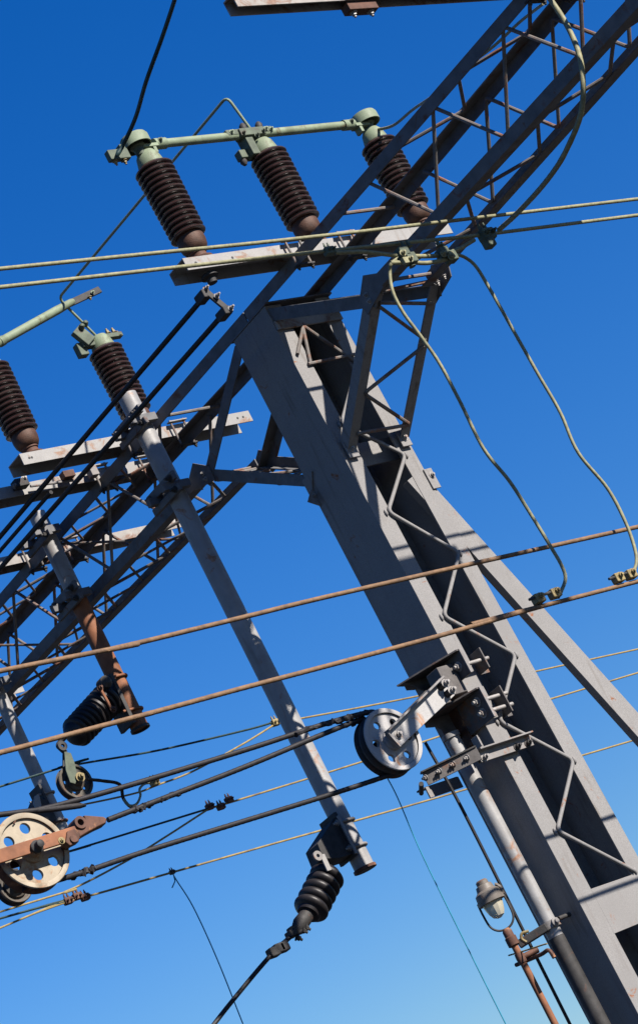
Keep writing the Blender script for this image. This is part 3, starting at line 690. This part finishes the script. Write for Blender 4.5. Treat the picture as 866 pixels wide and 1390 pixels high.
YP = .0
cP = PY(534, 1003, -.10)
P1 = thing('tension_pulley', 'grey holed cable wheel with rust spots held by an arm clamped on the mast', 'cable wheel', cP)
wheel(P1, cP, .194, 6, WHEELG, DARK, .11, .118, .023, math.radians(-4))
armA = cP+V((0, -.035, 0)); armB = PY(607, 932, -.14)
dd = (armB-armA).normalized(); nn = dd.cross(Y_).normalized()
if nn.z < 0: nn = -nn
for yy in (-.030, .118):
    o_ = V((0, yy+.0, 0)); mb = MB()
    A0 = cP+o_-dd*.055; B0 = V((armB.x, cP.y, armB.z))+o_
    mb.prism(A0, B0, [(-.055, 0), (.055, 0), (.055, -.010), (-.055, -.010)], nn, Y_, [(-.065, 0), (.065, 0), (.065, -.010), (-.065, -.010)])
    link('swing_arm', mb, WHEELG if yy < 0 else DARK, P1, bevel=.003)
link('arm_flange', MB().bar(cP+V((0, -.058, 0))-dd*.055+nn*.058, V((armB.x, cP.y-.058, armB.z))+nn*.058, .012, .045, side=nn), BRKT, P1, bevel=.002)
link('arm_end', MB().bar(cP+V((0, -.052, 0))-dd*.057-nn*.055, cP+V((0, -.052, 0))-dd*.057+nn*.055, .03, .012, side=Y_), BRKT, P1, bevel=.002)
link('axle_nut', MB().hexa(cP+V((0, -.040, 0))+dd*.01, -Y_, .018, .016), BOLT, P1)
for k in (0, 1):
    q_ = V((armB.x, cP.y-.040, armB.z))-dd*(.045+.0*k)+nn*(-.03+.055*k)-dd*(.03*k*0)
    link('pivot_stud', MB().cyl(q_, q_-Y_*.05, .022, 14), DARK, P1); link('stud_nut', MB().hexa(q_-Y_*.05, -Y_, .017, .02), BOLT, P1)
link('dried_grass', MB().tube(spline([cP+V((.04*k-.04+.012*(i % 2), .03, .190+.008*math.sin(i*2.1))) for k in range(3) for i in range(3)], 3), .0045, 5), DARK, P1)

# bracket that clamps the wheel arm to the mast
PBk = thing('wheel_bracket', 'dark bolted steel bracket gripping the front edge of the mast above the wheel', 'bracket', (0, 0, 4.75))
for zc, zh, nb in ((4.86, .075, 1), (4.585, .095, 2)):
    sp_ = link('side_plate', MB().ranges((-.032, -.016), (-.125, .12), (zc-zh, zc+zh)), BRKSH, PBk, bevel=.003)
    link('shelf_plate', MB().poly([(-.004, -.125, zc+zh), (-.05, -.13, zc+zh), (-.17, .05, zc+zh), (-.27, .23, zc+zh-.0), (-.18, .27, zc+zh), (-.10, .36, zc+zh), (-.004, .40, zc+zh)], Z_, .010), BRKSH, PBk, bevel=.001)
    link('shelf_rib', MB().poly([(-.016, .20, zc+zh-.001), (-.22, .20, zc+zh-.001), (-.016, .20, zc-zh)], Y_, .010), BRKSH, PBk)
    link('lip', MB().ranges((-.034, -.014), (-.137, -.127), (zc-zh, zc+zh+.008)), BRKT, PBk, bevel=.002)
    zz = [zc] if nb == 1 else [zc+.038, zc-.036]
    for z in zz:
        link('through_bolt', MB().cyl((-.05, -.065, z), (.21, -.065, z), .0125, 14), BOLT, PBk)
        link('bolt_head', MB().hexa((-.033, -.065, z), -X_, .020, .020), BOLT, sp_)
    link('inner_angle', MB().prism((.15, -.10, zc-zh*.9), (.15, -.10, zc+zh*.9), [(0, 0), (.010, 0), (.010, .10), (.085, .10), (.085, .11), (0, .11)], X_, Y_), BRKSH, PBk, bevel=.002)
link('hinge_block', MB().ranges((-.17, -.036), (-.04, .08), (4.71, 4.90)), BRKSH, PBk, bevel=.006)
link('hinge_block', MB().ranges((-.27, -.17), (-.02, .03), (4.68, 4.80)), BRKSH, PBk, bevel=.006)
link('rust_panel', MB().ranges((-.036, -.018), (.12, .32), (4.44, 4.72)), RUSTD, PBk, bevel=.004)

# pipe on the mast and its yoke
XM = -.12
t0, t1 = PX(606, 1000, XM), PX(775, 1300, XM)
YM = (t0.y+t1.y)/2
mp = thing('mast_pipe', 'grey conduit pipe running down the dark side of the mast below the wheel bracket', 'pipe', (XM, YM, 0))
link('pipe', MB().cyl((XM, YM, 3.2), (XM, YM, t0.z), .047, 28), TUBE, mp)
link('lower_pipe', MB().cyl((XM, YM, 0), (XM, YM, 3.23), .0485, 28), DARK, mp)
link('pipe_collar', MB().ring((XM, YM, t0.z), Z_, [(.044, -.03), (.056, -.03), (.056, 0), (.044, 0)], 28), TUBE, mp)
yk = thing('pipe_yoke', 'pair of bolted angle irons clamping the conduit pipe to the mast edge', 'clamp', (0, 0, 4.33))
link('front_iron', MB().prism((-.20, -.03, 4.325), (.235, -.03, 4.325), [(0, -.045), (-.010, -.045), (-.010, .020), (-.055, .020), (-.055, .030), (0, .030)], Y_, Z_), BRKT, yk, bevel=.002)
link('front_iron', MB().ranges((-.20, .22), (-.016, -.003), (4.285, 4.335)), GREY, yk, bevel=.002)
sA, sB = PZ(652, 1018, 4.33), PZ(572, 1060, 4.33)
link('side_iron', MB().bar((-.205, -.06, 4.335), (sB.x+.03, sB.y, 4.335), .012, .085, side=(1, 0, 0)), BRKSH, yk, bevel=.002)
link('side_iron', MB().bar((-.20, -.05, 4.375), (sB.x+.02, sB.y, 4.375), .05, .010, side=(1, 0, 0)), DARK, yk, bevel=.002)  # shade on this iron's unlit side put into the dark colour
link('corner_angle', MB().prism((-.15, -.05, 4.37), (-.15, -.05, 4.44), [(0, 0), (.01, 0), (.01, .05), (.06, .05), (.06, .06), (0, .06)], X_, Y_), BRKT, yk, bevel=.002)
link('rear_iron', MB().ranges((-.27, .0), (.415, .427), (4.285, 4.355)), GREY, yk, bevel=.002)
link('rear_iron', MB().ranges((-.30, .0), (.427, .47), (4.35, 4.36)), DARK, yk)
for f in (.18, .42, .66, .9):
    p = V((-.205, -.06, 4.335)).lerp(V((sB.x, sB.y, 4.335)), f)
    link('bolt', MB().hexa(p+V((-.01, 0, 0)), -X_, .013, .014), BOLT, yk)
for x in (-.17, .10, .19): link('bolt', MB().hexa((x, -.042, 4.30), -Y_, .016, .022), DARK if x > 0 else BOLT, yk)
link('cross_bolt', MB().cyl((sB.x-.03, sB.y-.02, 4.31), (sB.x+.06, sB.y+.12, 4.29), .014, 10), DARK, yk)
# thin black rod sloping down beside the pipe
wire('black_rod', [PX(577, 1008, -.26), PX(628, 1100, -.24), PX(728, 1300, -.2), PX(780, 1404, -.18)], .0098, WBLACK, 'thin black line dropping from the grey wheel past the lamp', 'cable')

# ------------------------------------------------------------------ black tension cables
def cable(P, r, label, frayed=()):
    o = strand('tension_cable', P, r, WBLACK, label, 'cable', 'black tension cables of the wheels')
    for a, b, k in frayed:
        n_ = k*3; pp = [V(a).lerp(V(b), i/n_)+V((0, random.uniform(-.006, .006), random.uniform(-.016, .010))) for i in range(n_+1)]
        mb = MB().tube(pp, [random.uniform(.007, .019) for _ in pp], 6)
        link('frayed_wrapping', mb, WBLACK, o)
    return o
tl = cP+V((-.10, .04, .165))
Wb = [PY(0, 1106, .0), PY(50, 1100, .0), PY(152, 1073, .0), PY(330, 1019, .0), PY(440, 983, -.02), PY(500, 967, -.04), cP+V((.0, .035, .178))]
Wb = [ext(Wb[0], Wb[1], 6)]+Wb
cable(Wb, .0145, 'upper black cable reaching the top of the grey wheel', [(PY(460, 977, -.03), PY(500, 966, -.04), 7), (PY(400, 996, -.02), PY(460, 977, -.03), 5)])
Wc = [PY(147, 1113, .0), PY(206, 1090, .0), PY(330, 1042, .0), PY(440, 996, -.01), PY(492, 976, -.01), cP+V((-.09, .08, .155)), cP+V((-.0, .08, .176))]
cable(Wc, .0145, 'middle black cable from the pointed rusty shackle to the grey wheel', [(PY(180, 1101, .0), PY(206, 1089, 0), 9), (PY(470, 984, -.0), PY(494, 975, -.01), 4), (PY(215, 1086, .0), PY(250, 1073, 0), 4)])
Wf = [PY(40, 1202, -.08), PY(69, 1197, -.06), PY(114, 1184, -.02), PY(200, 1155, .0), PY(330, 1115, .0), PY(450, 1078, .0), PY(520, 1055, -.02), cP+V((-.0, .05, -.176))]
cable(Wf, .014, 'lowest black cable joining the undersides of the stained and grey wheels', [(PY(95, 1190, -.02), PY(130, 1178, -.02), 16), (PY(50, 1202, -.08), PY(72, 1196, -.05), 8), (PY(30, 1204, -.08), PY(50, 1202, -.06), 6)])
cb = cable([PY(119, 1058, 2.8), PY(140, 1060, 2.85), PY(163, 1065, 2.9), PY(168, 1084, 2.95), PY(180, 1096, 2.95), PY(200, 1094, 2.9)], .011, 'short black cable leading right from the small dark wheel')

# big stained wheel at left, its fork arm and shackle
cL = PY(45, 1154, -.14)
P2 = thing('tension_pulley', 'large stained cream cable wheel with a rusty arm across it at lower left', 'cable wheel', cL)
wheel(P2, cL, .205, 6, WHEELM, RUSTD, .075, .125, .030, math.radians(20), groove=1)
aL, aR = PY(-60, 1182, -.20), PY(104, 1131, -.20)
mb = MB(); da = (aR-aL).normalized(); na = Y_.cross(da).normalized()
if na.z < 0: na = -na
mb.prism(aL, aR, [(-.035, 0), (.035, 0), (.035, -.018), (-.035, -.018)], na, Y_)
link('fork_arm', mb, RUSTP, P2, bevel=.005)
link('fork_arm', MB().prism(aL+Y_*.16, aR+Y_*.16, [(-.035, 0), (.035, 0), (.035, -.016), (-.035, -.016)], na, Y_), RUSTD, P2, bevel=.005)
link('fork_joint', MB().poly([PY(92, 1128, -.23), PY(104, 1124, -.23), PY(110, 1132, -.23), (PY(108, 1142, -.23)), PY(96, 1148, -.23), PY(90, 1143, -.23)], Y_, .05), RUSTD, P2, bevel=.006)
link('axle_stub', MB().lathe(PY(49, 1151, -.218), -Y_, [(.032, 0), (.034, .02), (.022, .028), (.020, .06), (.012, .064)], 18), DARK, P2)
link('casting_mark', MB().tube([PY(19, 1118, -.139), PY(22, 1114, -.139)], .004, 6), RUSTD, P2)
sh = [(104, 1130), (120, 1126), (133, 1119), (145, 1115), (146, 1110), (141, 1108), (112, 1106), (105, 1110), (103, 1118), (105, 1124), (113, 1121), (117, 1117), (113, 1113), (110, 1120), (106, 1124)]
SH = thing('cable_shackle', 'pointed dark red rusty shackle holding the middle black cable', 'shackle', PY(120, 1118, -.1))
link('wedge_body', MB().poly([PY(x, y, -.12) for x, y in ((97, 1146), (108, 1137), (121, 1129), (134, 1122), (145, 1117), (146, 1111), (141, 1108), (114, 1106), (117, 1112), (115, 1120), (104, 1126), (96, 1132))], Y_, .07), RUSTD, SH, bevel=.008)
link('thimble_eye', MB().ring(PY(109, 1117, -.12), Y_, [(.018, -.01), (.034, -.01), (.034, .07), (.018, .07)], 24), RUSTD, SH)
link('pin', MB().cyl(PY(101, 1138, -.24), PY(101, 1138, -.24)+Y_*.2, .020, 14), RUSTD, SH)
bolts(SH, [PY(84, 1141, -.219)], -Y_, .012, .008, BRASS)

def small_wheel(c, R, label, holes=5):
    w = thing('tension_pulley', label, 'cable wheel', c)
    wheel(w, c, R, holes, BRKTD, DARK, .05, R*.55, R*.13, .4, groove=1)
    return w
BRKTD = mat('grimy_wheel', (.10, .088, .07), .6, rust=.5, rustcol=(.09, .05, .03), var=.35)
cS = PY(104, 1060, 2.85)
w3 = small_wheel(cS, .125, 'small grimy wheel hung under the pleated insulator')
link('hanger_strap', MB().poly([PY(x, y, 2.80) for x, y in ((88, 1020), (97, 1022), (102, 1035), (106, 1055), (103, 1064), (96, 1062), (90, 1045))], Y_, .012), GREEND, w3, bevel=.003)
link('hanger_strap', MB().poly([PY(x, y, 2.92) for x, y in ((86, 1022), (95, 1024), (100, 1037), (102, 1057), (98, 1062), (90, 1050), (86, 1040))], Y_, .012), DARK, w3, bevel=.003)
link('axle_nut', MB().hexa(cS+V((0, -.06, 0)), -Y_, .022, .02), BRASS, w3)
cS2 = PY(22, 1202, .35)
w4 = small_wheel(cS2, .095, 'small dark wheel peeping out below the large stained wheel')
link('hanger_strap', MB().poly([PY(x, y, .31) for x, y in ((15, 1180), (25, 1178), (30, 1200), (26, 1208), (18, 1206))], Y_, .012), DARK, w4, bevel=.003)
# bracket on the left slender pipe
b3 = thing('end_bracket', 'pale stained bracket U-bolted low on the slender left pipe above the wheel', 'bracket', (XA, 4.2, 5.9), 'strain brackets on the pipe ends')
for y in (1077, 1114):
    zc = PX(66 if y < 1100 else 85, y, XA-.02).z
    link('u_bolt', ubolt((XA-.02, 4.22, zc), Z_, X_, .060, .009, back=.11), BRKT if y < 1100 else RUSTD, b3)
link('back_plate', MB().ranges((XA-.095, XA-.075), (4.14, 4.30), (5.90, 6.16)), DARK, b3, bevel=.003)
link('side_cheek', MB().poly([PY(x, y, 4.12) for x, y in ((48, 1080), (54, 1079), (57, 1092), (56, 1102), (50, 1101), (46, 1090))], Y_, .014), ARM, b3, bevel=.003)
link('housing', MB().poly([PY(x, y, 4.14) for x, y in ((50, 1082), (66, 1086), (78, 1112), (66, 1120), (42, 1104))], Y_, .12), DARK, b3, bevel=.004)

# ------------------------------------------------------------------ lamp
XL = -.34
lt = PX(656, 1199, XL); lb = PX(692, 1276, XL)
LX, LY = XL, (lt.y+lb.y)/2
L0 = lt.z
lamp = thing('yard_lamp', 'old grey caged lantern with frosted glass on a rusty upright pipe', 'lamp', (LX, LY, 0))
def lz(dz, prof, n=28): return MB().lathe((LX, LY, L0+dz), Z_, prof, n)
link('lamp_cap', lz(-.085, [(.055, -.02), (.076, -.015), (.078, .0), (.074, .03), (.055, .045), (.048, .075), (.036, .08), (.036, .10), (.028, .108)]), LAMPM, lamp)
link('cap_rim', MB().ring((LX, LY, L0-.10), Z_, [(.062, -.02), (.080, -.018), (.082, .008), (.062, .01)], 28), LAMPM, lamp)
link('glass', lz(-.215, [(.012, -.0), (.034, .012), (.046, .035), (.056, .07), (.064, .11), (.060, .125)], 12), GLASS, lamp, smooth=20)
cage = [V((LX, LY, L0-.09))+V((.072*s_, 0, 0)) for s_ in (1,)]
ux = V((.736, -.677, 0))
def cp(a, h): return V((LX, LY, L0+h))+ux*a
link('cage_loop', MB().tube(spline([cp(-.078, -.09), cp(-.080, -.16), cp(-.074, -.235), cp(-.045, -.275), cp(0, -.288), cp(.045, -.275), cp(.074, -.235), cp(.080, -.16), cp(.078, -.09)], 6), .0065, 8), DARK, lamp)
link('cap_bail', MB().tube(spline([cp(.078, -.10), cp(.084, -.07), cp(.070, -.04), cp(.06, -.035)], 6), .010, 8), LAMPM, lamp)
link('socket', lz(-.395, [(.026, 0), (.034, .005), (.034, .055), (.028, .06), (.028, .095), (.018, .11)], 20), RUSTD, lamp)
link('post_pipe', MB().cyl((LX, LY, 0), (LX, LY, L0-.37), .020, 16), RUSTP, lamp)
zc = L0-.47
link('side_fitting', MB().cyl((LX, LY, zc), (LX+.10, LY-.05, zc-.0), .018, 12).lathe((LX, LY, zc), Z_, [(.026, -.03), (.028, 0), (.026, .03)], 14), RUSTD, lamp)
# clamp that ties the lamp post to the mast pipe
zc2 = PX(738, 1262, XM).z
lc = thing('pipe_clamp', 'rusty swivel clamp tying the lamp post to the conduit pipe', 'clamp', (XM, YM, zc2))
link('clamp_body', MB().ring((XM, YM, zc2), Z_, [(.050, -.022), (.062, -.022), (.062, .022), (.050, .022)], 24), BRKT, lc)
link('clamp_arm', MB().bar((XM-.05, YM-.03, zc2-.005), (LX+.03, LY+.0, zc2-.02), .05, .045, side=(0, 0, 1)), DARK, lc, bevel=.008)
link('clamp_bolt', MB().lathe((XM-.01, YM-.058, zc2), -Y_, [(.024, 0), (.026, .012), (.014, .018), (.014, .03)], 16), BRKT, lc)
link('clamp_screw', MB().cyl((XM+.03, YM-.06, zc2+.01), (XM+.15, YM-.06, zc2+.01), .013, 12), DARK, lc)
link('screw_head', MB().lathe((XM+.14, YM-.06, zc2+.01), V((.68, -.73, 0)), [(.028, 0), (.028, .022), (.014, .026), (.013, .04)], 20), BRKT, lc)
link('hook', MB().tube(spline([cp(.07, zc2-L0-.03), cp(.055, zc2-L0+.0), cp(.07, zc2-L0+.025), cp(.11, zc2-L0+.02)]), .009, 8), BRASS, lc)
wire('stay_wire', [PX(690, 1297, XL), PX(710, 1291, XL), PX(735, 1283, XL), PX(742, 1281, XL)], .0045, WYEL, 'thin ochre wire passing low behind the lamp', 'wire')
wire('bent_bar', [PX(700, 1310, XL+.05), PX(733, 1296, XL+.05), PX(744, 1290, XL+.05), PX(752, 1300, XL+.05)], .012, RUSTD, 'rusty bent bar low beside the conduit pipe', 'bar')

# ------------------------------------------------------------------ light
SUN_EL = math.radians(34); PHI = math.radians(16)     # azimuth: from -Y towards +X
sd = V((math.sin(PHI)*math.cos(SUN_EL), -math.cos(PHI)*math.cos(SUN_EL), math.sin(SUN_EL)))
sun = bpy.data.lights.new('sun', 'SUN'); sun.energy = 5.0; sun.angle = math.radians(.53); sun.color = (1, .93, .85)
so = bpy.data.objects.new('sun', sun); COL.objects.link(so)
so.rotation_euler = sd.to_track_quat('Z', 'Y').to_euler(); so.location = (0, -20, 30)
w = bpy.data.worlds.new('World'); S.world = w; w.use_nodes = True
nt = w.node_tree; bg = nt.nodes['Background']
sky = nt.nodes.new('ShaderNodeTexSky'); sky.sky_type = 'NISHITA'; sky.sun_disc = False
sky.sun_elevation = SUN_EL; sky.sun_rotation = math.atan2(sd.x, sd.y)
sky.air_density = 2.0; sky.dust_density = 0.0; sky.ozone_density = 10.0; sky.altitude = 3000
hs = nt.nodes.new('ShaderNodeHueSaturation'); hs.inputs['Saturation'].default_value = 1.22; hs.inputs['Hue'].default_value = .515
nt.links.new(sky.outputs[0], hs.inputs['Color']); nt.links.new(hs.outputs[0], bg.inputs['Color'])
bg.inputs['Strength'].default_value = .0505

# ------------------------------------------------------------------ camera
cam = bpy.data.cameras.new('camera'); co = bpy.data.objects.new('camera', cam); COL.objects.link(co)
cam.sensor_fit = 'VERTICAL'; cam.sensor_height = 36; cam.lens = F/1390*36
cam.shift_y = -(695-650)/1390
cam.clip_end = 10000; cam.clip_start = .1
M = Matrix((RT, UP, -FW)).transposed().to_4x4(); M.translation = CAM
co.matrix_world = M
S.camera = co
S.view_settings.view_transform = 'Standard'; S.view_settings.look = 'None'; S.view_settings.gamma = 1
S.view_settings.use_curve_mapping = False; S.view_settings.exposure = 1.38
